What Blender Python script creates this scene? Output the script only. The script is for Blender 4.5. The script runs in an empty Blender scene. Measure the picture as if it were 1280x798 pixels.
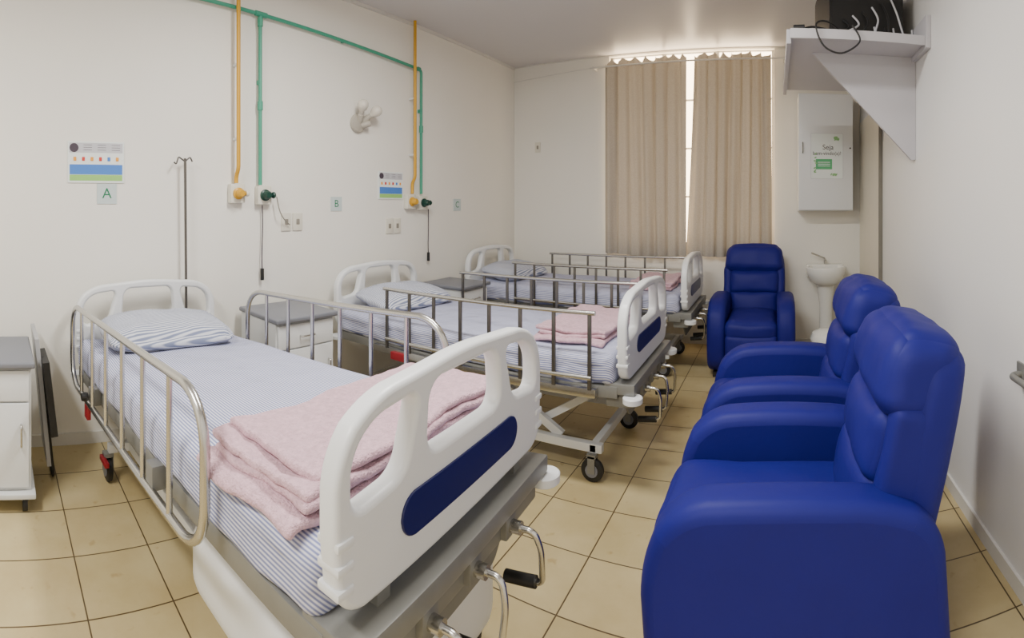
import bpy, bmesh, math, random
from mathutils import Vector, Matrix, noise
random.seed(4)
R=math.radians
SC=bpy.context.scene
COL=SC.collection

# ---------------------------------------------------------------- materials
def lin(c):
    return tuple(((v/255)/12.92 if v/255<=0.04045 else ((v/255+0.055)/1.055)**2.4) for v in c)
MATS={}
def mat(name,rgb,rough=.5,metal=0.0,bump=0.0,bscale=40,var=0.0,vscale=3,spec=.5,sheen=0,emit=0):
    m=bpy.data.materials.new(name); m.use_nodes=True
    nt=m.node_tree; b=nt.nodes['Principled BSDF']
    c=lin(rgb)+(1,)
    b.inputs['Base Color'].default_value=c
    b.inputs['Roughness'].default_value=rough
    b.inputs['Metallic'].default_value=metal
    b.inputs['Specular IOR Level'].default_value=spec
    if sheen: b.inputs['Sheen Weight'].default_value=sheen
    if emit:
        b.inputs['Emission Color'].default_value=c; b.inputs['Emission Strength'].default_value=emit
    tc=nt.nodes.new('ShaderNodeTexCoord')
    if var:
        n=nt.nodes.new('ShaderNodeTexNoise'); n.inputs['Scale'].default_value=vscale; n.inputs['Detail'].default_value=4
        nt.links.new(tc.outputs['Object'],n.inputs['Vector'])
        r=nt.nodes.new('ShaderNodeValToRGB')
        r.color_ramp.elements[0].position=.3; r.color_ramp.elements[1].position=.7
        r.color_ramp.elements[0].color=tuple(v*(1-var) for v in c[:3])+(1,)
        r.color_ramp.elements[1].color=tuple(min(1,v*(1+var*.5)) for v in c[:3])+(1,)
        nt.links.new(n.outputs['Fac'],r.inputs['Fac']); nt.links.new(r.outputs['Color'],b.inputs['Base Color'])
    if bump:
        n=nt.nodes.new('ShaderNodeTexNoise'); n.inputs['Scale'].default_value=bscale; n.inputs['Detail'].default_value=3
        nt.links.new(tc.outputs['Object'],n.inputs['Vector'])
        bp=nt.nodes.new('ShaderNodeBump'); bp.inputs['Strength'].default_value=bump; bp.inputs['Distance'].default_value=.01
        nt.links.new(n.outputs['Fac'],bp.inputs['Height']); nt.links.new(bp.outputs['Normal'],b.inputs['Normal'])
    MATS[name]=m
    return m

M_wall=mat('wall_paint',(238,235,227),.55,bump=.05,bscale=9,var=.02,vscale=1.2,spec=.3)
M_wallr=mat('wall_paint_gloss',(230,229,228),.4,bump=.06,bscale=5,var=.03,vscale=1.0,spec=.4)
M_ceil=mat('ceiling_pvc',(210,208,210),.35,var=.03,vscale=.8)
M_trim=mat('trim_paint',(220,218,212),.5)
M_white=mat('white_plastic',(226,228,230),.35,var=.02,vscale=2)
M_whitem=mat('white_enamel',(212,213,212),.35,var=.04,vscale=6)
M_navy=mat('navy_panel',(14,22,84),.35)
M_gray=mat('gray_steel',(132,132,128),.45,metal=.3,var=.1,vscale=8)
M_lgray=mat('light_gray_laminate',(118,120,128),.45,var=.05)
M_mgray=mat('mid_gray_panel',(165,165,168),.45,var=.05)
M_chrome=mat('brushed_chrome',(200,199,196),.25,metal=1.0)
M_dchrome=mat('dark_aluminium',(104,101,98),.35,metal=.8)
M_black=mat('black_rubber',(22,22,24),.5)
M_red=mat('red_pedal',(140,20,34),.4)
M_vinyl=mat('blue_vinyl',(25,26,114),.55,bump=.14,bscale=14,spec=.22,var=.05,vscale=5)
M_yel=mat('yellow_pipe_paint',(206,156,40),.4)
M_grn=mat('green_pipe_paint',(62,150,124),.4)
M_dgrn=mat('dark_green_valve',(16,60,50),.35)
M_outlet=mat('outlet_plate',(222,218,204),.4)
M_socket=mat('socket_dark',(140,135,125),.5)
M_ceram=mat('white_ceramic',(232,232,228),.15)
M_shelf=mat('shelf_laminate',(188,186,192),.45,var=.03)
M_tv=mat('tv_black_plastic',(14,14,16),.4)
M_paper=mat('paper_white',(232,238,236),.6)
M_labelp=mat('label_pale_gray',(196,208,208),.6)
M_lgreen=mat('label_green',(20,120,80),.6)
M_blue=mat('sign_blue',(70,125,205),.6)
M_sgreen=mat('sign_green',(150,200,110),.6)
M_bgreen=mat('poster_green',(90,175,120),.6)
M_sgray=mat('sign_gray',(196,196,202),.6)
M_sred=mat('sign_red',(205,60,50),.6)
M_sor=mat('sign_orange',(235,160,50),.6)
M_leaf=mat('leaf_green',(140,190,130),.6)
M_ink=mat('ink_dark',(70,60,72),.6)
M_glass=mat('frosted_bulb',(214,208,196),.25)
M_lampc=mat('lamp_socket_cream',(176,170,158),.4)
M_cream=mat('cream_door',(228,222,206),.5,var=.03)
M_bronze=mat('bronze_trim',(120,116,106),.5)
M_alu=mat('window_aluminium',(190,190,190),.4,metal=.5)
M_tube=mat('added_lamp_tube',(255,250,240),.4,emit=4)  # glow for the tubes of the added ceiling fixtures

def fabric_stripes(name,a,b,period,axis='y',usez=True,dist=.02):
    m=bpy.data.materials.new(name); m.use_nodes=True; nt=m.node_tree; B=nt.nodes['Principled BSDF']
    B.inputs['Roughness'].default_value=.85; B.inputs['Specular IOR Level'].default_value=.15
    tc=nt.nodes.new('ShaderNodeTexCoord'); sp=nt.nodes.new('ShaderNodeSeparateXYZ')
    nt.links.new(tc.outputs['Object'],sp.inputs[0])
    nz=nt.nodes.new('ShaderNodeTexNoise'); nz.inputs['Scale'].default_value=2.5; nz.inputs['Detail'].default_value=1
    nt.links.new(tc.outputs['Object'],nz.inputs['Vector'])
    s=nt.nodes.new('ShaderNodeMath'); s.operation='ADD'
    nt.links.new(sp.outputs['Y' if axis=='y' else 'X'],s.inputs[0])
    if usez: nt.links.new(sp.outputs['Z'],s.inputs[1])
    else: s.inputs[1].default_value=0
    s2=nt.nodes.new('ShaderNodeMath'); s2.operation='MULTIPLY_ADD'; s2.inputs[1].default_value=dist
    nt.links.new(nz.outputs['Fac'],s2.inputs[0]); nt.links.new(s.outputs[0],s2.inputs[2])
    k=nt.nodes.new('ShaderNodeMath'); k.operation='MULTIPLY'; k.inputs[1].default_value=2*math.pi/period
    nt.links.new(s2.outputs[0],k.inputs[0])
    sn=nt.nodes.new('ShaderNodeMath'); sn.operation='SINE'; nt.links.new(k.outputs[0],sn.inputs[0])
    r=nt.nodes.new('ShaderNodeValToRGB'); r.color_ramp.elements[0].position=.25; r.color_ramp.elements[1].position=.75
    mr=nt.nodes.new('ShaderNodeMapRange'); mr.inputs[1].default_value=-1; mr.inputs[2].default_value=1
    nt.links.new(sn.outputs[0],mr.inputs[0]); nt.links.new(mr.outputs[0],r.inputs['Fac'])
    r.color_ramp.elements[0].color=lin(a)+(1,); r.color_ramp.elements[1].color=lin(b)+(1,)
    nt.links.new(r.outputs['Color'],B.inputs['Base Color'])
    n2=nt.nodes.new('ShaderNodeTexNoise'); n2.inputs['Scale'].default_value=7; nt.links.new(tc.outputs['Object'],n2.inputs['Vector'])
    bp=nt.nodes.new('ShaderNodeBump'); bp.inputs['Strength'].default_value=.7; bp.inputs['Distance'].default_value=.05
    nt.links.new(n2.outputs['Fac'],bp.inputs['Height']); nt.links.new(bp.outputs['Normal'],B.inputs['Normal'])
    return m
M_sheet=fabric_stripes('striped_sheet',(212,213,226),(128,134,176),.0115)
M_pillow=fabric_stripes('striped_pillowcase',(214,216,224),(128,136,162),.0125,'x',False,.012)
M_pink=mat('pink_terry',(216,178,190),.95,bump=.9,bscale=160,var=.16,vscale=60,spec=.1,sheen=.15)

def tile_mat():
    m=bpy.data.materials.new('floor_tiles'); m.use_nodes=True; nt=m.node_tree; B=nt.nodes['Principled BSDF']
    tc=nt.nodes.new('ShaderNodeTexCoord')
    br=nt.nodes.new('ShaderNodeTexBrick'); br.offset=0; br.squash=1
    br.inputs['Scale'].default_value=1; br.inputs['Brick Width'].default_value=.32; br.inputs['Row Height'].default_value=.32
    br.inputs['Mortar Size'].default_value=.0034; br.inputs['Mortar Smooth'].default_value=.3
    br.inputs['Color1'].default_value=lin((203,187,143))+(1,); br.inputs['Color2'].default_value=lin((191,174,130))+(1,)
    br.inputs['Mortar'].default_value=lin((88,72,48))+(1,)
    nt.links.new(tc.outputs['Object'],br.inputs['Vector'])
    n=nt.nodes.new('ShaderNodeTexNoise'); n.inputs['Scale'].default_value=2.2; n.inputs['Detail'].default_value=6; n.inputs['Roughness'].default_value=.6
    nt.links.new(tc.outputs['Object'],n.inputs['Vector'])
    r=nt.nodes.new('ShaderNodeValToRGB'); r.color_ramp.elements[0].position=.3; r.color_ramp.elements[1].position=.65
    r.color_ramp.elements[0].color=(.78,.72,.62,1); r.color_ramp.elements[1].color=(1,1,1,1)
    nt.links.new(n.outputs['Fac'],r.inputs['Fac'])
    n3=nt.nodes.new('ShaderNodeTexNoise'); n3.inputs['Scale'].default_value=14; n3.inputs['Detail'].default_value=2
    nt.links.new(tc.outputs['Object'],n3.inputs['Vector'])
    r3=nt.nodes.new('ShaderNodeValToRGB'); r3.color_ramp.elements[0].position=.25; r3.color_ramp.elements[1].position=.34
    r3.color_ramp.elements[0].color=(.66,.52,.36,1); r3.color_ramp.elements[1].color=(1,1,1,1)
    nt.links.new(n3.outputs['Fac'],r3.inputs['Fac'])
    mx=nt.nodes.new('ShaderNodeMix'); mx.data_type='RGBA'; mx.blend_type='MULTIPLY'; mx.inputs[0].default_value=1
    nt.links.new(br.outputs['Color'],mx.inputs[6]); nt.links.new(r.outputs['Color'],mx.inputs[7])
    mx2=nt.nodes.new('ShaderNodeMix'); mx2.data_type='RGBA'; mx2.blend_type='MULTIPLY'; mx2.inputs[0].default_value=.5
    nt.links.new(mx.outputs[2],mx2.inputs[6]); nt.links.new(r3.outputs['Color'],mx2.inputs[7])
    nt.links.new(mx2.outputs[2],B.inputs['Base Color'])
    B.inputs['Roughness'].default_value=.36
    bp=nt.nodes.new('ShaderNodeBump'); bp.inputs['Strength'].default_value=.4; bp.inputs['Distance'].default_value=.003; bp.invert=True
    nt.links.new(br.outputs['Fac'],bp.inputs['Height']); nt.links.new(bp.outputs['Normal'],B.inputs['Normal'])
    return m
M_tile=tile_mat()

def curtain_mat():
    m=bpy.data.materials.new('curtain_fabric'); m.use_nodes=True; nt=m.node_tree; nt.nodes.clear()
    o=nt.nodes.new('ShaderNodeOutputMaterial'); d=nt.nodes.new('ShaderNodeBsdfDiffuse'); t=nt.nodes.new('ShaderNodeBsdfTranslucent')
    tc=nt.nodes.new('ShaderNodeTexCoord'); w=nt.nodes.new('ShaderNodeTexNoise'); w.inputs['Scale'].default_value=90
    nt.links.new(tc.outputs['Object'],w.inputs['Vector'])
    r=nt.nodes.new('ShaderNodeValToRGB'); r.color_ramp.elements[0].color=lin((156,151,144))+(1,); r.color_ramp.elements[1].color=lin((180,175,168))+(1,)
    nt.links.new(w.outputs['Fac'],r.inputs['Fac']); nt.links.new(r.outputs['Color'],d.inputs['Color'])
    t.inputs['Color'].default_value=lin((205,192,170))+(1,)
    mx=nt.nodes.new('ShaderNodeMixShader'); mx.inputs[0].default_value=.04
    nt.links.new(d.outputs[0],mx.inputs[1]); nt.links.new(t.outputs[0],mx.inputs[2]); nt.links.new(mx.outputs[0],o.inputs[0])
    return m
M_curt=curtain_mat()

# ---------------------------------------------------------------- helpers
def finish(me,name,m,parent,smooth=True,ang=40):
    if smooth:
        me.polygons.foreach_set('use_smooth',[True]*len(me.polygons))
        me.set_sharp_from_angle(angle=R(ang))
    ob=bpy.data.objects.new(name,me); COL.objects.link(ob)
    if m is not None:
        me.materials.clear(); me.materials.append(m)
    if parent is not None: ob.parent=parent
    return ob
def empty(name,loc=(0,0,0),rz=0):
    e=bpy.data.objects.new(name,None); COL.objects.link(e); e.location=loc; e.rotation_euler=(0,0,rz); e.empty_display_size=.1
    return e
def boxes(name,lst,m,parent=None,bev=0.0,seg=2):
    bm=bmesh.new()
    for b in lst:
        x0,x1,y0,y1,z0,z1=b
        r=bmesh.ops.create_cube(bm,size=1)
        for v in r['verts']:
            v.co=Vector(((x0+x1)/2+v.co.x*(x1-x0),(y0+y1)/2+v.co.y*(y1-y0),(z0+z1)/2+v.co.z*(z1-z0)))
    if bev: bmesh.ops.bevel(bm,geom=list(bm.edges),offset=bev,segments=seg,profile=.6,affect='EDGES')
    me=bpy.data.meshes.new(name); bm.to_mesh(me); bm.free()
    return finish(me,name,m,parent,smooth=bev>0)
def obox(name,p0,p1,w,h,m,parent):
    "rectangular bar from p0 to p1"
    p0=Vector(p0);p1=Vector(p1);d=p1-p0
    q=d.to_track_quat('X','Z'); bm=bmesh.new(); r=bmesh.ops.create_cube(bm,size=1)
    for v in r['verts']:
        v.co=(p0+p1)/2+q@Vector((v.co.x*d.length,v.co.y*w,v.co.z*h))
    me=bpy.data.meshes.new(name); bm.to_mesh(me); bm.free()
    return finish(me,name,m,parent,False)
def fillet(pts,r,n=6,closed=False):
    pts=[Vector(p) for p in pts]; out=[]; N=len(pts)
    for i,p in enumerate(pts):
        if not closed and i in (0,N-1): out.append(p); continue
        a=pts[i-1]; b=pts[(i+1)%N]
        rr=min(r,(a-p).length*.49,(b-p).length*.49)
        s=p+(a-p).normalized()*rr; e=p+(b-p).normalized()*rr
        for k in range(n+1):
            t=k/n; out.append((1-t)**2*s+2*t*(1-t)*(p*.75+(s+e)*.125)+t*t*e)
    return out
def curve_to_mesh(cu,name,m,parent,ang=40):
    tmp=bpy.data.objects.new('tmp',cu); COL.objects.link(tmp)
    dg=bpy.context.evaluated_depsgraph_get()
    me=bpy.data.meshes.new_from_object(tmp.evaluated_get(dg)); me.name=name
    bpy.data.objects.remove(tmp); bpy.data.curves.remove(cu)
    return finish(me,name,m,parent,True,ang)
def tubes(name,paths,r,m,parent=None,fil=0,closed=False,res=4):
    cu=bpy.data.curves.new(name,'CURVE'); cu.dimensions='3D'; cu.bevel_depth=r; cu.bevel_resolution=res; cu.use_fill_caps=True
    for p in paths:
        p=fillet(p,fil,closed=closed) if fil else [Vector(q) for q in p]
        s=cu.splines.new('POLY'); s.points.add(len(p)-1)
        for i,q in enumerate(p): s.points[i].co=(q[0],q[1],q[2],1)
        s.use_cyclic_u=closed
    return curve_to_mesh(cu,name,m,parent,50)
def spline(name,pts,r,m,parent=None):
    pts=[Vector(p) for p in pts]; out=[]
    P=[pts[0]]+pts+[pts[-1]]
    for i in range(1,len(P)-2):
        for k in range(8):
            t=k/8; a,b,c,d=P[i-1],P[i],P[i+1],P[i+2]
            out.append(.5*((2*b)+(c-a)*t+(2*a-5*b+4*c-d)*t*t+(3*b-a-3*c+d)*t**3))
    out.append(pts[-1])
    return tubes(name,[out],r,m,parent)
def plate(name,loops,half,bev,mtx,m,parent,ang=40):
    "2D loops (first outer, rest holes) extruded symmetric; local plane XY mapped by mtx"
    cu=bpy.data.curves.new(name,'CURVE'); cu.dimensions='2D'; cu.fill_mode='BOTH'; cu.extrude=max(half-bev,0.0005); cu.bevel_depth=bev; cu.bevel_resolution=3; cu.offset=-bev
    for p in loops:
        s=cu.splines.new('POLY'); s.points.add(len(p)-1)
        for i,q in enumerate(p): s.points[i].co=(q[0],q[1],0,1)
        s.use_cyclic_u=True
    ob=curve_to_mesh(cu,name,m,parent,ang); ob.data.transform(mtx); return ob
def rloop(pts,r,n=6): return [(v.x,v.y) for v in fillet([(p[0],p[1],0) for p in pts],r,n,True)]
MX_YZ=Matrix(((0,0,1,0),(1,0,0,0),(0,1,0,0),(0,0,0,1)))  # (u,v,w)->(w,u,v)
MX_XZ=Matrix(((1,0,0,0),(0,0,-1,0),(0,1,0,0),(0,0,0,1))) # (u,v,w)->(u,-w,v)
def T(x,y,z): return Matrix.Translation((x,y,z))
def lathe(name,prof,m,parent=None,loc=(0,0,0),n=32,sx=1,sy=1,axis='z',mtx=None):
    bm=bmesh.new(); rings=[]
    for r,z in prof:
        ring=[]
        for k in range(n):
            a=2*math.pi*k/n; x,y=r*math.cos(a)*sx,r*math.sin(a)*sy
            if axis=='z': co=(x,y,z)
            elif axis=='x': co=(z,x,y)
            else: co=(x,z,y)
            ring.append(bm.verts.new(Vector(co)+Vector(loc)))
        rings.append(ring)
    for a,b in zip(rings,rings[1:]):
        for k in range(n): bm.faces.new((a[k],a[(k+1)%n],b[(k+1)%n],b[k]))
    if prof[0][0]>1e-5: bm.faces.new(rings[0])
    if prof[-1][0]>1e-5: bm.faces.new(rings[-1])
    bmesh.ops.remove_doubles(bm,verts=list(bm.verts),dist=1e-5)
    bmesh.ops.recalc_face_normals(bm,faces=list(bm.faces))
    me=bpy.data.meshes.new(name); bm.to_mesh(me); bm.free()
    if mtx is not None: me.transform(mtx)
    return finish(me,name,m,parent)
def cushion(name,c,h,r,m,parent,bulge=(0,0,0),fn=None,n=18,mtx=None,wr=0.0):
    "rounded puffy box, centre c half dims h"
    bm=bmesh.new(); h=Vector(h); cache={}
    def key(p): return tuple(round(x,5) for x in p)
    def warp(t): # denser at the edges
        return math.sin(t*math.pi/2)
    def V(p):
        k=key(p)
        if k in cache: return cache[k]
        q=Vector((warp(p[0])*h.x,warp(p[1])*h.y,warp(p[2])*h.z))
        u=Vector((q.x/h.x,q.y/h.y,q.z/h.z))
        inn=Vector([max(-(h[i]-r),min(h[i]-r,q[i])) for i in range(3)])
        d=q-inn
        if d.length>1e-9: q=inn+d.normalized()*r
        for i in range(3):
            j,l=(i+1)%3,(i+2)%3
            q[i]+=u[i]*abs(u[i])*bulge[i]*(1-u[j]**2)*(1-u[l]**2)
        if wr: q+=Vector(noise.noise_vector((q+Vector(c))*9))*wr
        if fn: q=fn(q,u)
        q=q+Vector(c)
        if mtx is not None: q=mtx@q
        cache[k]=bm.verts.new(q); return cache[k]
    g=[-1+2*i/n for i in range(n+1)]
    for ax in range(3):
        for s in (-1,1):
            for i in range(n):
                for j in range(n):
                    vs=[]
                    for a,b in ((i,j),(i+1,j),(i+1,j+1),(i,j+1)):
                        p=[0,0,0]; p[ax]=s; p[(ax+1)%3]=g[a]; p[(ax+2)%3]=g[b]; vs.append(V(p))
                    if s<0: vs.reverse()
                    bm.faces.new(vs)
    me=bpy.data.meshes.new(name); bm.to_mesh(me); bm.free()
    return finish(me,name,m,parent,True,80)
def text(name,s,size,m,parent,mtx,align='CENTER'):
    cu=bpy.data.curves.new(name,'FONT'); cu.body=s; cu.size=size; cu.align_x=align; cu.align_y='CENTER'; cu.extrude=.0006
    ob=curve_to_mesh(cu,name,m,parent); ob.data.transform(mtx); return ob
MX_LW=MX_YZ
MX_BW=Matrix(((1,0,0,0),(0,0,-1,0),(0,1,0,0),(0,0,0,1)))

# ---------------------------------------------------------------- room
W=3.88; D=5.15; Y0=-2.3; ZC=3.1
boxes('floor',[(0,W,Y0,D,-.1,0)],M_tile)
boxes('ceiling',[(0,W,Y0,D,ZC,ZC+.1)],M_ceil)
boxes('wall_left',[(-.12,0,Y0-.12,D+.12,-.1,ZC+.1)],M_wall)
boxes('wall_right',[(W,W+.12,Y0-.12,D+.12,-.1,ZC+.1)],M_wallr)
boxes('wall_front',[(0,W,Y0-.12,Y0,-.1,ZC+.1)],M_wall)
wx0,wx1,wz0,wz1=1.20,2.985,1.02,3.085
boxes('wall_back',[(0,wx0,D,D+.12,-.1,ZC+.1),(wx1,W,D,D+.12,-.1,ZC+.1),(wx0,wx1,D,D+.12,-.1,wz0),(wx0,wx1,D,D+.12,wz1,ZC+.1)],M_wall)
win=empty('window_1',(0,D+.08,0))
fr=[(wx0,wx1,-.02,.02,wz0,wz0+.04),(wx0,wx1,-.01,.01,wz1-.008,wz1)]
for i in range(4):
    x=wx0+(wx1-wx0-.03)*i/3; fr.append((x,x+.03,-.02,.02,wz0+.04,wz1-.008))
for k in range(1,4):
    z=wz0+(wz1-wz0)*k/4; 
    for i in range(3):
        x=wx0+(wx1-wx0-.03)*i/3; x2=wx0+(wx1-wx0-.03)*(i+1)/3; fr.append((x+.03,x2,-.008,.008,z,z+.02))
boxes('frame',fr,M_alu,win)
boxes('baseboard_left',[(0,.012,Y0,D-.012,0,.07)],M_trim)
boxes('baseboard_back',[(.012,W,D-.012,D,0,.07)],M_trim)
boxes('baseboard_right',[(W-.012,W,Y0,4.0,0,.07)],M_trim)
boxes('trim_1',[(0,.02,Y0,D-.02,ZC-.025,ZC),(0,W,D-.015,D,ZC-.010,ZC)],M_trim)
d=empty('door_1',(W,4.45,0))
boxes('slab',[(-.02,-.001,-.38,.60,.01,2.3)],M_cream,d)
boxes('jamb',[(-.03,-.001,-.42,-.39,0,2.34)],M_bronze,d)

# ---------------------------------------------------------------- ceiling fixtures added out of view to light the room
for k,(fx,fy,pw) in enumerate([(1.9,1.7,80),(1.9,-1.0,92)]):
    e=empty('added_ceiling_light',(fx,fy,ZC))
    boxes('housing',[(-.62,.62,-.12,.12,-.05,-.001)],M_whitem,e,.008)
    tubes('added_lamp_tubes',[[(-.6,-.05,-.07),(.6,-.05,-.07)],[(-.6,.05,-.07),(.6,.05,-.07)]],.014,M_tube,e)
    L=bpy.data.lights.new('added_fill_light','AREA'); L.shape='RECTANGLE'; L.size=1.2; L.size_y=.24; L.energy=pw; L.color=(1,.975,.925)
    lo=bpy.data.objects.new('added_fill_light',L); COL.objects.link(lo); lo.parent=e; lo.location=(0,0,-.1)

w=bpy.data.worlds.new('World'); SC.world=w; w.use_nodes=True
bg=w.node_tree.nodes['Background']; bg.inputs[0].default_value=(1,.76,.48,1); bg.inputs[1].default_value=11

# ---------------------------------------------------------------- hospital beds
def board(name,x,parent,z0=.58,H=.44,bw=.90):
    o=rloop([(-bw/2+.02,z0),(bw/2-.02,z0),(bw/2,z0+.12),(bw/2,z0+H-.1),(bw/2-.10,z0+H-.012),(0,z0+H+.015),(-bw/2+.10,z0+H-.012),(-bw/2,z0+H-.1),(-bw/2,z0+.12)],.07)
    zt=z0+H-.045; zb=z0+.53*H
    hc=rloop([(-.17,zb),(.17,zb),(.155,zt+.012),(-.155,zt+.012)],.045)
    hl=rloop([(-.405,zb-.03),(-.25,zb-.01),(-.20,zt+.004),(-.345,zt-.012),(-.405,zt-.07)],.035)
    hr=[(-a,b) for a,b in reversed(hl)]
    return plate(name,[o,hc,hl,hr],.026,.013,T(x,0,0)@MX_YZ,M_white,parent)

def bed(loc,rz,dz,style,drop=0,blanket=None,shroud=False,fz=.58,fH=.44):
    b=empty('hospital_bed',loc,rz)
    L=2.12
    board('headboard',0,b,.58+dz); board('footboard',L,b,fz+dz,fH)
    ribs=[]
    for x in (0,L):
        for s in (-1,1):
            for k in range(3):
                zz=.655+dz+k*.045
                ribs.append((x-.031,x+.031,s*.425-.022,s*.425+.022,zz,zz+.018))
    boxes('board_ribs',ribs,M_white,b,.006)
    pl=rloop([(-.265,.675+dz),(.265,.675+dz),(.265,.77+dz),(-.265,.77+dz)],.045)
    plate('blue_insert',[pl],.004,.002,T(L+.027,0,0)@MX_YZ,M_navy,b)
    boxes('side_frame',[(.03,L-.03,s*.415-.018,s*.415+.018,.495+dz,.555+dz) for s in (-1,1)]+
          [(.03,.07,-.395,.395,.495+dz,.555+dz),(L-.07,L-.03,-.395,.395,.495+dz,.555+dz)],M_gray,b,.004)
    boxes('mattress_deck',[(.08,.68,-.39,.39,.557+dz,.572+dz),(.70,1.18,-.39,.39,.557+dz,.572+dz),(1.2,L-.08,-.39,.39,.557+dz,.572+dz)],M_whitem,b,.003)
    boxes('head_post',[( -.01,.03,s*.3-.02,s*.3+.02,.45+dz,.62+dz) for s in (-1,1)]+[(L-.03,L+.01,s*.3-.02,s*.3+.02,.45+dz,.62+dz) for s in (-1,1)],M_gray,b)
    boxes('foot_crossmember',[(L-.10,L+.06,-.43,.43,.515+dz,.57+dz),(L-.10,L+.03,-.40,.40,.44+dz,.513+dz)],M_gray,b,.008)
    pr=rloop([(-.34,.46+dz),(.34,.46+dz),(.22,.33+dz),(-.22,.33+dz)],.02)
    plate('crank_panel',[pr],.006,.002,T(L-.03,0,0)@MX_YZ,M_gray,b)
    cy=(-.19,.0,.19)
    boxes('crank_bearing',[(L-.14,L+.05,y-.03,y+.03,.445+dz,.51+dz) for y in cy],M_gray,b,.006)
    cr=[];hd=[]
    for y,a in zip(cy,(R(-80),R(-95),R(-75))):
        z=.475+dz; dy=math.cos(a); dzz=math.sin(a)
        e2=(L+.125,y+dy*.18,z+dzz*.18)
        cr.append([(L+.0,y,z),(L+.12,y,z),(L+.135,y+dy*.06,z+dzz*.06),e2,(e2[0]-.05,e2[1],e2[2])])
        hd.append([(e2[0]-.02,e2[1],e2[2]),(e2[0]-.12,e2[1],e2[2]-.01)])
    tubes('crank_arm',cr,.009,M_chrome,b,.02)
    tubes('crank_handle',hd,.017,M_black,b)
    tubes('crank_collar',[[(L+.04,y,.475+dz),(L+.08,y,.475+dz)] for y in cy],.018,M_chrome,b)
    for x in (0,L):
        for s in (-1,1):
            lathe('corner_bumper',[(0,.0),(.046,.0),(.05,.004),(.05,.028),(.046,.032),(0,.032)],M_white,b,(x+(.05 if x else -.0),s*.425,.48+dz),24)
    zb=.15
    ty=.20 if shroud else .31   # side tubes of the base
    boxes('base_frame',[(.22,1.97,s*ty-.02,s*ty+.02,zb,zb+.045) for s in (-1,1)]+[(x-.02,x+.02,-.33,.33,zb-.002,zb+.043) for x in (.28,1.92)],M_whitem,b,.004)
    for s in (-1,1):
        obox('lift_arm',(.45,s*(ty-.03),zb+.04),(.95,s*(ty-.03),.52+dz),.03,.045,M_whitem,b)
        obox('lift_arm',(1.20,s*(ty-.03),.50+dz),(1.72,s*(ty-.03),zb+.04),.03,.045,M_whitem,b)
        obox('lift_strut',(1.50,s*(ty-.07),zb+.04),(1.98,s*(ty-.07),.49+dz),.025,.04,M_whitem,b)
    if shroud:
        cushion('base_shroud',(1.66,0,.29),(.40,.335,.15),.08,M_white,b,(0,0,.02),n=14)
        cushion('base_shroud',(1.80,0,.40),(.24,.24,.12),.06,M_white,b,n=12)
    for x in (.28,1.92):
        for s in (-1,1):
            y=s*.33
            lathe('castor_wheel',[(0,-.016),(.05,-.016),(.062,-.010),(.062,.010),(.05,.016),(0,.016)],M_black,b,(x,y,.062),24,axis='y')
            lathe('castor_hub',[(0,-.02),(.035,-.02),(.035,.02),(0,.02)],M_lgray,b,(x,y,.062),16,axis='y')
            boxes('castor_fork',[(x-.02,x+.02,y-.026,y-.020,.05,.14),(x-.02,x+.02,y+.020,y+.026,.05,.14),(x-.025,x+.025,y-.026,y+.026,.13,.15)],M_gray,b)
            if x<1: boxes('brake_pedal',[(x-.02,x+.09,y+s*.03-.012,y+s*.03+.012,.11,.135)],M_red,b,.004)
    def mf(q,u):
        q.z+=.010*noise.noise(Vector((q.x*3,q.y*4,dz*9)))
        if u.z<.3: q.y+= .012*noise.noise(Vector((q.x*6,q.z*4,loc[1])))
        if u.z<-.5: q.z+= .012*noise.noise(Vector((q.x*8,3,loc[1])))
        return q
    cushion('mattress',(L/2,0,.632+dz),(L/2-.045,.445,.082),.045,M_sheet,b,(0,0,.012),mf,34)
    def pf(q,u):
        k=1-.45*(abs(u.x)**4+abs(u.y)**4)/1.0
        q.z*=max(.25,k); q.z+=.012*noise.noise(q*9); return q
    pm=T(.31,-.02,.785+dz)@Matrix.Rotation(R(8),4,'Y')@Matrix.Rotation(R(-5),4,'Z')
    cushion('pillow',(0,0,0),(.21,.34,.066),.058,M_pillow,b,(0.01,0.01,.025),pf,20,pm)
    if blanket:
        bx0,bx1,by0,by1,lay=blanket
        for k in range(lay):
            N1,N2=34,40
            bm=bmesh.new(); vs=[]
            th=.021; base=.735+dz+k*th
            ins=.006*k+.016*math.sin(k*2.1)
            yl=by0+.03*k+ins
            for i in range(N1+1):
                row=[]
                for j in range(N2+1):
                    x=bx0+ins+(bx1-bx0-ins*1.5)*i/N1
                    s=yl+(by1-yl)*j/N2
                    edge=-.425-k*.012
                    y=s; z=base
                    if s<edge:
                        ov=edge-s; rr=.04
                        if ov<rr*math.pi/2: y=edge-rr*math.sin(ov/rr); z=base-rr*(1-math.cos(ov/rr))
                        else: y=edge-rr; z=base-rr-(ov-rr*math.pi/2)
                    x+=.028*noise.noise(Vector((s*4,k*3,1)))
                    z+=.016*noise.noise(Vector((x*7,s*7,k*.5)))+.006*noise.noise(Vector((x*22,s*22,k*.5)))
                    y+=.026*noise.noise(Vector((x*5,k,7)))
                    row.append(bm.verts.new((x,y,z)))
                vs.append(row)
            for i in range(N1):
                for j in range(N2): bm.faces.new((vs[i][j],vs[i+1][j],vs[i+1][j+1],vs[i][j+1]))
            me=bpy.data.meshes.new('folded_blanket'); bm.to_mesh(me); bm.free()
            ob=finish(me,'folded_blanket',M_pink,b,True,80)
            md=ob.modifiers.new('s','SOLIDIFY'); md.thickness=.023; md.offset=0
            md=ob.modifiers.new('b','BEVEL'); md.width=.010; md.segments=3; md.limit_method='ANGLE'; md.angle_limit=R(50)
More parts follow.
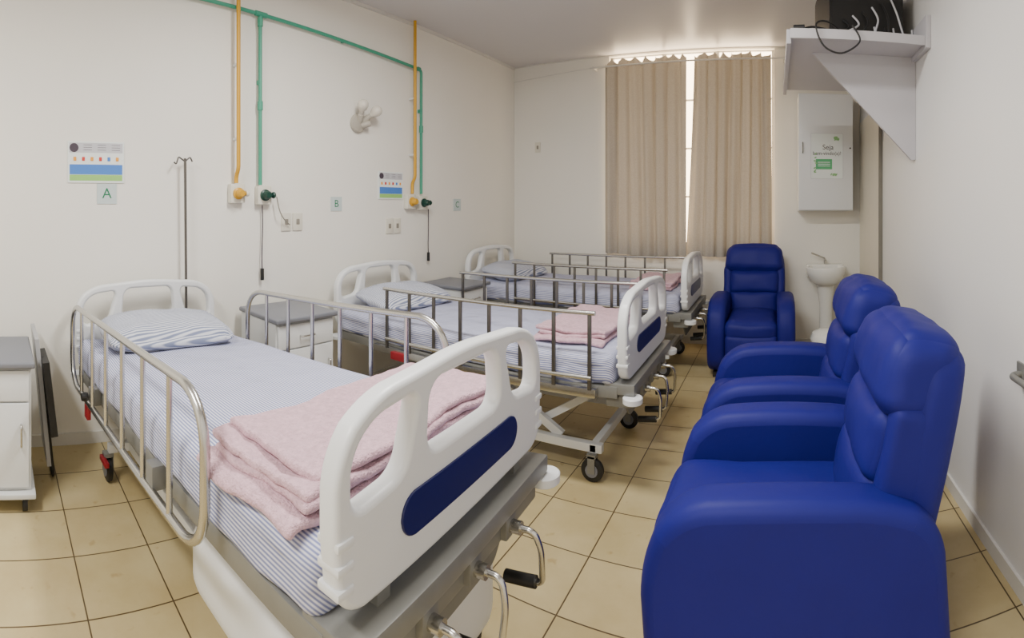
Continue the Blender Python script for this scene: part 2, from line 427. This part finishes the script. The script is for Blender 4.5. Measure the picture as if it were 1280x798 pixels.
    if style=='loop':
        for s,x0,x1,up in ((-1,.10,1.70,0),(1,.36,1.74,.045)):
            y=s*.485; zt=.925+dz+up; z0=.50+dz+up
            tubes('side_rail_hoop',[[(x0,y,z0),(x1,y,z0),(x1,y,zt),(x0,y,zt)]],.014,M_chrome,b,.13,True)
            n=6; bars=[]
            for k in range(1,n+1):
                x=x0+(x1-x0)*k/(n+1); bars.append([(x,y,z0),(x,y,zt)])
            tubes('side_rail_bars',bars,.010,M_chrome,b)
            boxes('rail_mount',[(x-.03,x+.03,min(s*.435,y),max(s*.435,y),.50+dz,.58+dz) for x in (.5,1.3)],M_gray,b,.004)
            lathe('rail_knob',[(0,0),(.02,0),(.022,s*.01),(.018,s*.03),(0,s*.035)],M_black,b,(.5,y+s*.01,.54+dz),16,axis='y')
            boxes('release_lever',[(.43,.49,y-.010,y+.010,.42+dz,.50+dz)],M_red,b,.004)
    else:
        for s,x0 in ((-1,.54),(1,.46)):
            y=s*.475; zt=.925+dz; z0=.60+dz; x1=1.99
            tubes('side_rail_top',[[(x0,y,zt),(x1,y,zt)],[(x0+.02,y,z0),(x1-.02,y,z0)]],.012,M_chrome,b)
            n=8
            boxes('side_rail_posts',[(x0+.03+(x1-x0-.06)*k/(n-1)-.010,x0+.03+(x1-x0-.06)*k/(n-1)+.010,y-.007,y+.007,z0-.06,zt-.01) for k in range(n)],M_dchrome,b,.003)
            boxes('rail_track',[(x0-.1,x1,min(s*.435,y)+.0,max(s*.435,y),.50+dz,.545+dz)],M_chrome,b,.004)
            boxes('release_lever',[(.62,.74,y-.02,y+.02,.48+dz,.53+dz)],M_red,b,.005)
    if drop:  # deck lowered at the head end (base stays level)
        for o in b.children:
            for v in o.data.vertices:
                f=max(0,min(1,(v.co.z-.2)/.3))
                v.co.z-=drop*(1-v.co.x/L)*f
    return b
bed((.13,.90,0),R(3.2),.08,'loop',drop=.10,blanket=(1.60,2.02,-.47,.42,4),shroud=True,fz=.605,fH=.415)
bed((.13,2.78,0),0,.0,'bar',drop=.02,blanket=(1.56,1.98,-.36,.34,3))
bed((.13,4.44,0),0,.0,'bar',blanket=(1.60,1.98,-.30,.34,3))

# ---------------------------------------------------------------- bedside cabinets
def cabinet(loc,h=.78,w=.22):
    c=empty('bedside_cabinet',loc)
    boxes('body',[(0,.43,-w,w,.10,h-.03)],M_whitem,c,.004)
    boxes('drawer_front',[(.432,.445,-w+.012,w-.012,h-.19,h-.045)],M_white,c,.004)
    boxes('cabinet_door',[(.432,.445,-w+.012,w-.012,.12,h-.20)],M_white,c,.004)
    boxes('top',[(-.01,.47,-w-.015,w+.015,h-.03,h)],M_lgray,c,.010,3)
    tubes('handles',[[(.445,-.05,h-.12),(.47,-.05,h-.12),(.47,.05,h-.12),(.445,.05,h-.12)],[(.445,w-.05,h-.3),(.47,w-.05,h-.3),(.47,w-.05,h-.4),(.445,w-.05,h-.4)]],.005,M_chrome,c,.01)
    boxes('base',[(-.0,.47,-w-.02,w+.02,.075,.10)],M_whitem,c,.006)
    for x in (.05,.42):
        for s in (-1,1):
            lathe('castor',[(0,-.012),(.035,-.012),(.035,.012),(0,.012)],M_black,c,(x,s*(w-.03),.035),18,axis='y')
            boxes('castor_fork',[(x-.012,x+.012,s*(w-.03)-.018,s*(w-.03)+.018,.05,.078)],M_gray,c)
    return c
cabinet((.20,-.055,0),.72)
cabinet((.06,1.80,0))
cabinet((.06,3.60,0),.76,.2)
t=empty('folded_overbed_table',(.04,.19,0))
obox('panel',(.20,.02,.76),(.20,.085,.09),.34,.022,M_mgray,t)
tubes('leg_frame',[[(.08,.045,.66),(.08,.11,.012),(.34,.11,.012),(.34,.045,.66)]],.010,M_black,t,.04)
obox('hanging_bag',(.32,.060,.66),(.32,.105,.28),.26,.035,M_black,t)

# ---------------------------------------------------------------- wall things (left wall, x=0)
def board_sign(y0,y1,z0,z1):
    c=empty('bed_identification_board',(.001,(y0+y1)/2,(z0+z1)/2)); w=(y1-y0)/2; h=(z1-z0)/2
    boxes('panel',[(0,.006,-w,w,-h,h)],M_paper,c)
    boxes('header_strip',[(.006,.007,-w+.01,w-.01,h*.45,h*.92)],M_sgray,c)
    lathe('plain_mark',[(0,.006),(h*.22,.006),(h*.22,.0085),(0,.0085)],M_ink,c,(0,-w*.78,h*.68),20,axis='x')
    boxes('text_lines',[(.007,.0075,-w*.45+k*w*.5,-w*.45+k*w*.5+w*.3,z,z+h*.02) for k in range(3) for z in (h*.57,h*.69,h*.81)],M_ink,c)
    boxes('blue_field',[(.006,.0075,-w+.012,w-.012,-h*.60,-h*.12)],M_blue,c)
    boxes('green_field',[(.006,.0075,-w+.012,w-.012,-h*.9,-h*.62)],M_sgreen,c)
    for k,mm in enumerate((M_sor,M_sred,M_sor,M_sred,M_blue,M_sor)):
        y=-w*.75+k*w*.3
        boxes('dot_marker',[(.006,.008,y-.009,y+.009,h*.05,h*.24)],mm,c,.002)
board_sign(.43,.785,1.60,1.855)
board_sign(2.90,3.20,1.51,1.745)
def label(ch,y0,y1,z0,z1):
    c=empty('bed_letter_sign',(.001,(y0+y1)/2,(z0+z1)/2)); w=(y1-y0)/2; h=(z1-z0)/2
    boxes('plate',[(0,.004,-w,w,-h,h)],M_labelp,c)
    text('letter',ch,h*1.45,M_lgreen,c,T(.005,0,0)@MX_LW)
label('A',.613,.738,1.47,1.595); label('B',2.39,2.50,1.415,1.525); label('C',3.94,4.06,1.40,1.52)

pp=empty('gas_pipe_green',(.002,0,0))
tubes('pipe',[[(.035,Y0+.03,2.99),(.035,1.30,2.81),(.035,3.41,2.69),(.035,3.41,1.56)],[(.035,1.74,2.785),(.035,1.74,1.60)]],.013,M_grn,pp,.03)
tubes('coupling',[[(.035,1.74,2.12),(.035,1.74,2.18)],[(.035,3.41,2.12),(.035,3.41,2.18)],[(.035,1.70,2.787),(.035,1.79,2.782)],[(.035,1.74,2.70),(.035,1.74,2.76)],[(.035,3.36,2.693),(.035,3.39,2.69)]],.019,M_grn,pp)
boxes('clips',[(.0,.03,1.73,1.75,2.3,2.33),(.0,.03,3.40,3.42,2.3,2.33),(0,.03,2.49,2.51,2.735,2.755)],M_grn,pp)
for yy in (1.552,3.29):
    g=empty('gas_pipe_yellow',(.002,yy,0))
    tubes('pipe',[[(.068,0,ZC-.004),(.068,0,1.70),(.035,0,1.66),(.035,0,1.61 if yy<2 else 1.56)]],.014,M_yel,g,.03)
    boxes('clips',[(0,.056,-.009,.009,z,z+.016) for z in (1.9,2.4)],M_whitem,g)
def gasbox(y,z,knob,nm):
    g=empty(nm,(.002,y,z))
    boxes('box',[(0,.05,-.055,.055,-.065,.065)],M_outlet,g,.008)
    lathe('collar',[(0,.05),(.04,.05),(.04,.06),(.028,.065),(.028,.10),(.02,.11),(0,.11)],knob,g,(0,0,0),20,axis='x')
    tubes('valve_arm',[[(.08,0,0),(.08,.04,.0)]],.013,knob,g)
    lathe('valve_wheel',[(0,.04),(.02,.04),(.024,.05),(.02,.06),(0,.06)],M_dgrn if knob is M_dgrn else M_outlet,g,(.08,0,0),16,axis='y')
gasbox(1.56,1.54,M_yel,'gas_outlet_yellow'); gasbox(1.77,1.53,M_dgrn,'gas_outlet_green')
gasbox(3.27,1.49,M_yel,'gas_outlet_yellow'); gasbox(3.43,1.48,M_dgrn,'gas_outlet_green')
for y,z0,z1 in ((1.76,1.46,1.0),(3.52,1.42,1.0)):
    c=empty('nurse_call_cord',(0,y,0))
    spline('cord',[(.03,0,z0),(.028,.004,z0-.15),(.03,-.003,z1+.1),(.03,0,z1)],.004,M_ink,c)
    tubes('push_button',[[(.03,0,z1+.02),(.03,0,z1-.06)]],.013,M_black,c)
pc=empty('power_cord',(0,0,0))
spline('cable',[(.06,1.86,1.52),(.07,1.88,1.42),(.05,1.93,1.36),(.03,1.99,1.32)],.004,M_socket,pc)
def outlet(y,z):
    o=empty('power_outlet',(.001,y,z))
    boxes('plate',[(0,.010,-.042,.042,-.065,.065)],M_outlet,o,.004)
    boxes('socket',[(.010,.012,-.014,.014,-.02,.02)],M_socket,o,.003)
outlet(1.975,1.34);outlet(2.075,1.34);outlet(3.03,1.28);outlet(3.125,1.28)
o=empty('power_outlet',(.32,D-.001,2.13)); boxes('plate',[(-.035,.035,-.01,0,-.06,.06)],M_outlet,o,.003); boxes('socket',[(-.012,.012,-.012,-.01,-.02,.02)],M_socket,o)
# twin bulb wall lamp: round backplate, two angled sockets with frosted globes
wl=empty('twin_bulb_wall_lamp',(.001,2.66,2.14))
lathe('backplate',[(0,0),(.07,0),(.078,.012),(.07,.03),(.045,.04),(0,.045)],M_lampc,wl,(0,0,-.02),28,axis='x')
for i,(a,tl) in enumerate(((R(-12),R(30)),(R(42),R(38)))):
    mt_=T(.035,.0+.04*i,0)@Matrix.Rotation(-a,4,'X')@Matrix.Rotation(tl,4,'Y')
    lathe('socket_%d'%(i+1),[(0,-.02),(.022,-.02),(.026,.0),(.026,.05),(.021,.055),(.021,.075),(0,.075)],M_lampc,wl,mtx=mt_,n=20)
    lathe('bulb_%d'%(i+1),[(.018,.07),(.022,.085),(.038,.105),(.045,.13),(.040,.155),(.024,.172),(0,.178)],M_glass,wl,mtx=mt_,n=24)
lathe('lower_socket',[(0,0),(.022,0),(.026,.01),(.026,.07),(.02,.08),(0,.08)],M_lampc,wl,mtx=T(.03,.02,-.04)@Matrix.Rotation(R(-70),4,'X')@Matrix.Rotation(R(35),4,'Y'),n=20)

iv=empty('iv_pole',(.065,1.17,0))
tubes('pole',[[(0,0.015,.02),(0,0,1.76)]],.0085,M_dchrome,iv)
tubes('hooks',[[(0,0,1.74),(0,-.045,1.77),(0,-.06,1.72),(0,-.075,1.735)],[(0,0,1.74),(0,.035,1.77),(0,.05,1.74)]],.005,M_dchrome,iv,.01)
boxes('base',[(-.03,.03,-.22,.22,0,.025)],M_gray,iv,.006)

# ---------------------------------------------------------------- curtains
YC=D-.075
def curtain(x0,x1,z0,z1,seed,taper=0):
    c=empty('curtain',(0,YC,0)); bm=bmesh.new(); N,Mz=240,40; g=[]
    for i in range(N+1):
        row=[]
        for j in range(Mz+1):
            s=i/N; h=j/Mz
            ph=s*2*math.pi*7+1.2*math.sin(s*5+seed)+.5*math.sin(h*2+seed+s*9)
            amp=.030*(.8+.3*math.sin(s*11+seed))*(1-.15*h)
            x=x0+(x1-x0)*s+.012*math.cos(ph)
            x+=(1-h)**1.3*taper*(1-s)
            sag=.062*(abs(math.sin(s*math.pi*8+.7*math.sin(s*7+seed))))**.6*(.75+.25*math.sin(s*13+seed))
            z=z0+(z1-z0)*h+(1-h)*.018*math.sin(s*6+seed)-sag*h**12
            y=amp*math.sin(ph)+.006*math.sin(ph*2.3+h*3)
            row.append(bm.verts.new((x,y,z)))
        g.append(row)
    for i in range(N):
        for j in range(Mz): bm.faces.new((g[i][j],g[i+1][j],g[i+1][j+1],g[i][j+1]))
    me=bpy.data.meshes.new('cloth'); bm.to_mesh(me); bm.free(); finish(me,'cloth',M_curt,c,True,180)
curtain(1.17,2.065,.92,3.04,1.0); curtain(2.145,2.95,.94,3.04,2.6,-.09)
rd=empty('curtain_rod',(0,YC-.055,2.945))
tubes('rod',[[(1.02,0,0),(3.12,0,0)]],.009,M_trim,rd)
boxes('brackets',[(x-.008,x+.008,-.01,.12,-.012,.012) for x in (1.06,3.08)],M_trim,rd)
tubes('tie_wire',[[(.02,.08,-.03),(1.04,.0,0)]],.004,M_trim,rd)

# ---------------------------------------------------------------- recliner chairs
def recliner(loc,rz,ext=0):
    c=empty('recliner_armchair',loc,rz)
    f=-ext
    prof=rloop([(-.41+f,.04),(-.44+f,.46),(-.34+f,.635),(-.10,.665),(.22,.64),(.38,.55),(.41,.04)],.13,8)
    for s in (-1,1):
        plate('arm_side',[prof],.078,.045,T(s*.295,0,0)@MX_YZ,M_vinyl,c,80)
    cushion('seat_cushion',(0,-.10+f/2,.40),(.222,.33-f/2,.085),.06,M_vinyl,c,(0,.01,.03),None,20,wr=.006)
    cushion('seat_base',(0,-.02,.20),(.22,.36,.13),.03,M_vinyl,c,n=10)
    cushion('footrest_panel',(0,-.395+f,.22),(.218,.045,.155),.035,M_vinyl,c,(0,.02,0))
    boxes('front_rail',[(-.215,.215,-.36+f,-.2,.06,.30)],M_vinyl,c,.01)
    mt=T(0,.17,.42)@Matrix.Rotation(R(-13),4,'X')
    def bf(q,u):
        k=(u.z+1)/2
        q.x*= 1+.04*math.sin(k*math.pi)-.10*max(0,(k-.70)/.30)**2
        return q
    cushion('back_shell',(0,.115,.30),(.288,.080,.35),.07,M_vinyl,c,(.0,.02,.0),bf,22,mt)
    cushion('lumbar_cushion',(0,.02,.10),(.235,.075,.13),.055,M_vinyl,c,(0,.03,.0),None,18,mt,wr=.008)
    cushion('back_cushion',(0,.02,.305),(.236,.078,.115),.05,M_vinyl,c,(0,.028,0),None,20,mt,wr=.008)
    def hf(q,u):
        k=(u.z+1)/2; q.x*=1.0-.12*k**2.5
        q.y+=.03*k**2
        return q
    cushion('headrest',(0,.040,.540),(.286,.115,.135),.075,M_vinyl,c,(0,.015,.010),hf,26,mt,wr=.008)
    for s in (-1,1):
        cushion('back_wing',(s*.252,.055,.275),(.042,.085,.19),.04,M_vinyl,c,(0,.0,0),None,14,mt,wr=.006)
    boxes('feet',[(x-.025,x+.025,y-.025,y+.025,0,.045) for x in (-.3,.3) for y in (-.33,.33)],M_black,c)
    return c
recliner((3.10,1.70,0),R(-90),.05)
recliner((3.12,2.60,0),R(-90),.05)
recliner((2.79,4.53,0),R(0))

# ---------------------------------------------------------------- sink, bin, cabinet with poster
s=empty('pedestal_sink',(3.50,D-.014,0))
lathe('pedestal',[(.10,0),(.095,.03),(.07,.10),(.062,.45),(.085,.62),(.11,.68)],M_ceram,s,(0,-.16,0),28,1,.9)
lathe('basin',[(0,.66),(.09,.66),(.16,.70),(.195,.78),(.205,.83),(.20,.842),(.18,.842),(.165,.80),(.11,.74),(0,.73)],M_ceram,s,(0,-.20,0),36,1,.85)
boxes('back_deck',[(-.19,.19,-.10,0,.72,.85)],M_ceram,s,.02,3)
tubes('faucet',[[(0,-.05,.85),(0,-.05,.91),(0,-.16,.90)],[(0,-.05,.91),(-.14,-.10,.97)]],.009,M_chrome,s,.02)
tb=empty('pedal_bin',(3.45,4.22,0))
lathe('body',[(.12,0),(.13,.02),(.14,.30),(0,.30)],M_black,tb,n=28)
lathe('lid',[(0,.305),(.155,.305),(.16,.33),(.14,.37),(.08,.395),(0,.40)],M_ceram,tb,n=28)
boxes('pedal',[(-.03,.03,-.18,-.12,.015,.03)],M_gray,tb,.003)
wc=empty('hanging_cabinet',(3.49,D-.001,0))
boxes('carcass',[(-.27,.27,-.28,0,1.40,2.56)],M_whitem,wc,.004)
boxes('door_leaf',[(-.268,.268,-.30,-.282,1.41,2.55)],M_white,wc,.004)
tubes('door_handle',[[(-.23,-.30,1.97),(-.23,-.33,1.97),(-.23,-.33,2.07),(-.23,-.30,2.07)]],.005,M_gray,wc,.01)
lathe('door_lock',[(0,-.31),(.008,-.31),(.008,-.30),(0,-.30)],M_black,wc,(.24,0,2.02),12,axis='y')
po=empty('welcome_poster',(3.50,D-.303,1.94))
boxes('sheet',[(-.16,.16,-.002,0,-.225,.225)],M_paper,po)
boxes('sheet_edge',[(-.16,.16,-.003,-.002,-.225,-.222),(-.16,.16,-.003,-.002,.222,.225),(-.16,-.157,-.003,-.002,-.222,.222),(.157,.16,-.003,-.002,-.222,.222)],M_sgray,po)
text('text_line_1','Seja',.070,M_ink,po,T(.01,-.004,.085)@MX_BW)
text('text_line_2','bem-vindo(a)!',.050,M_ink,po,T(.0,-.004,.025)@MX_BW)
boxes('green_box',[(-.11,.05,-.004,-.002,-.13,-.03)],M_bgreen,po)
boxes('green_box_lines',[(-.09,.03,-.0048,-.004,z,z+.006) for z in (-.065,-.083,-.101)],M_paper,po)
bm=bmesh.new(); LC=[0]
def leaf(bm,x,z,a,l,wd):
    LC[0]+=1; yy=-.0032-.0002*LC[0]
    ps=[(0,0),(l*.3,wd),(l*.7,wd*.8),(l,0),(l*.7,-wd*.8),(l*.3,-wd)]
    bm.faces.new([bm.verts.new((x+math.cos(a)*p-math.sin(a)*q,yy,z+math.sin(a)*p+math.cos(a)*q)) for p,q in ps])
for k in range(9): 
    leaf(bm,.11+random.uniform(-.02,.01),.19+random.uniform(-.02,.0),random.uniform(3.1,4.7),.035,.008)
    leaf(bm,-.13+random.uniform(-.005,.01),-.05+random.uniform(-.12,.08),random.uniform(-.8,.8),.03,.007)
    leaf(bm,.05+random.uniform(-.05,.05),-.20+random.uniform(-.0,.01),random.uniform(0.4,2.7),.03,.007)
me=bpy.data.meshes.new('leaf_decor'); bm.to_mesh(me); bm.free(); finish(me,'leaf_decor',M_leaf,po,False)

# ---------------------------------------------------------------- shelf with television
sh=empty('television_shelf',(W-.001,0,0))
boxes('shelf_board',[(-.80,0,2.75,4.05,2.40,2.435)],M_shelf,sh,.003)
boxes('shelf_lip',[(-.03,0,2.72,4.05,2.37,2.56)],M_shelf,sh,.003)
boxes('front_fascia',[(-.82,-.795,2.75,4.05,2.36,2.44),(-.80,-.03,2.73,2.75,2.385,2.44)],M_shelf,sh,.003)
plate('triangular_bracket',[[(-.66,2.40),(0,2.40),(0,1.75),(-.03,1.75)]],.012,.002,T(0,3.05,0)@MX_XZ,M_shelf,sh)
boxes('wall_cleat',[(-.03,0,3.08,3.9,2.32,2.398)],M_shelf,sh,.003)
tv=empty('crt_television',(3.56,3.28,2.437))
bm=bmesh.new()
ring=[]
for (y,sx,z0,z1) in ((.28,.28,.0,.46),(.18,.28,.0,.46),(.10,.27,.01,.45),(-.22,.24,.02,.40),(-.26,.23,.03,.39)):
    ring.append([bm.verts.new(p) for p in ((-sx,y,z0),(sx,y,z0),(sx,y,z1),(-sx,y,z1))])
for a,b in zip(ring,ring[1:]):
    for k in range(4): bm.faces.new((a[k],a[(k+1)%4],b[(k+1)%4],b[k]))
bm.faces.new(ring[0]); bm.faces.new(ring[-1]); bmesh.ops.recalc_face_normals(bm,faces=list(bm.faces))
bmesh.ops.bevel(bm,geom=list(bm.edges),offset=.008,segments=2,affect='EDGES')
me=bpy.data.meshes.new('body'); bm.to_mesh(me); bm.free(); finish(me,'body',M_tv,tv)
boxes('stand',[(-.2,.2,-.2,.2,0,.05)],M_tv,tv,.01)
for k in range(6):
    x=-.15+k*.06; 
    spline('cable_%d'%k,[(x,-.265,.16+.03*k),(x+.03,-.31,.10+.02*k),(x-.08+.03*k,-.34,.03+.02*(k%2)),(x+.12,-.32,.03),(x+.13,-.29,.12)],.006,M_sgray if k%2 else M_black,tv)
spline('hanging_lead',[(-.1,-.3,.02),(-.25,-.48,.06),(-.34,-.57,.02),(-.30,-.58,-.10),(-.2,-.585,-.14),(-.10,-.585,-.07),(-.14,-.575,.02)],.005,M_black,tv)
spline('plug_lead',[(-.15,-.3,.02),(-.22,-.42,.03),(-.34,-.48,.035),(-.40,-.50,.02)],.006,M_black,tv)
tubes('power_plug',[[(-.46,-.49,.02),(-.40,-.50,.02)]],.02,M_black,tv)
hb=empty('grab_bracket',(W-.001,1.62,.84))
boxes('plate',[(-.01,0,-.03,.03,-.04,.04)],M_gray,hb,.003)
tubes('bar',[[(-.01,0,0),(-.05,0,.0),(-.05,-.2,.0)]],.012,M_gray,hb,.02)

# ---------------------------------------------------------------- camera (cylindrical panorama like the photo)
F=620.0; P0=970.0; HZ=255.0
cd=bpy.data.cameras.new('Camera'); cam=bpy.data.objects.new('Camera',cd); COL.objects.link(cam)
cam.location=(3.0,0,1.47); yaw=(P0-640)/F
cam.rotation_euler=(R(90),0,yaw)
cd.lens=20; cd.clip_start=.02
cd.type='PANO'
vals=dict(central_cylindrical_range_u_min=-640/F,central_cylindrical_range_u_max=640/F,central_cylindrical_range_v_min=-(798-HZ)/F,central_cylindrical_range_v_max=HZ/F,central_cylindrical_radius=1.0)
for h in (cd,getattr(cd,'cycles',None)):
    if h is None: continue
    if hasattr(h,'panorama_type'):
        try:
            h.panorama_type='CENTRAL_CYLINDRICAL'
            for k,v in vals.items(): setattr(h,k,v)
        except Exception as ex: print('PANO FAIL',ex)
SC.camera=cam
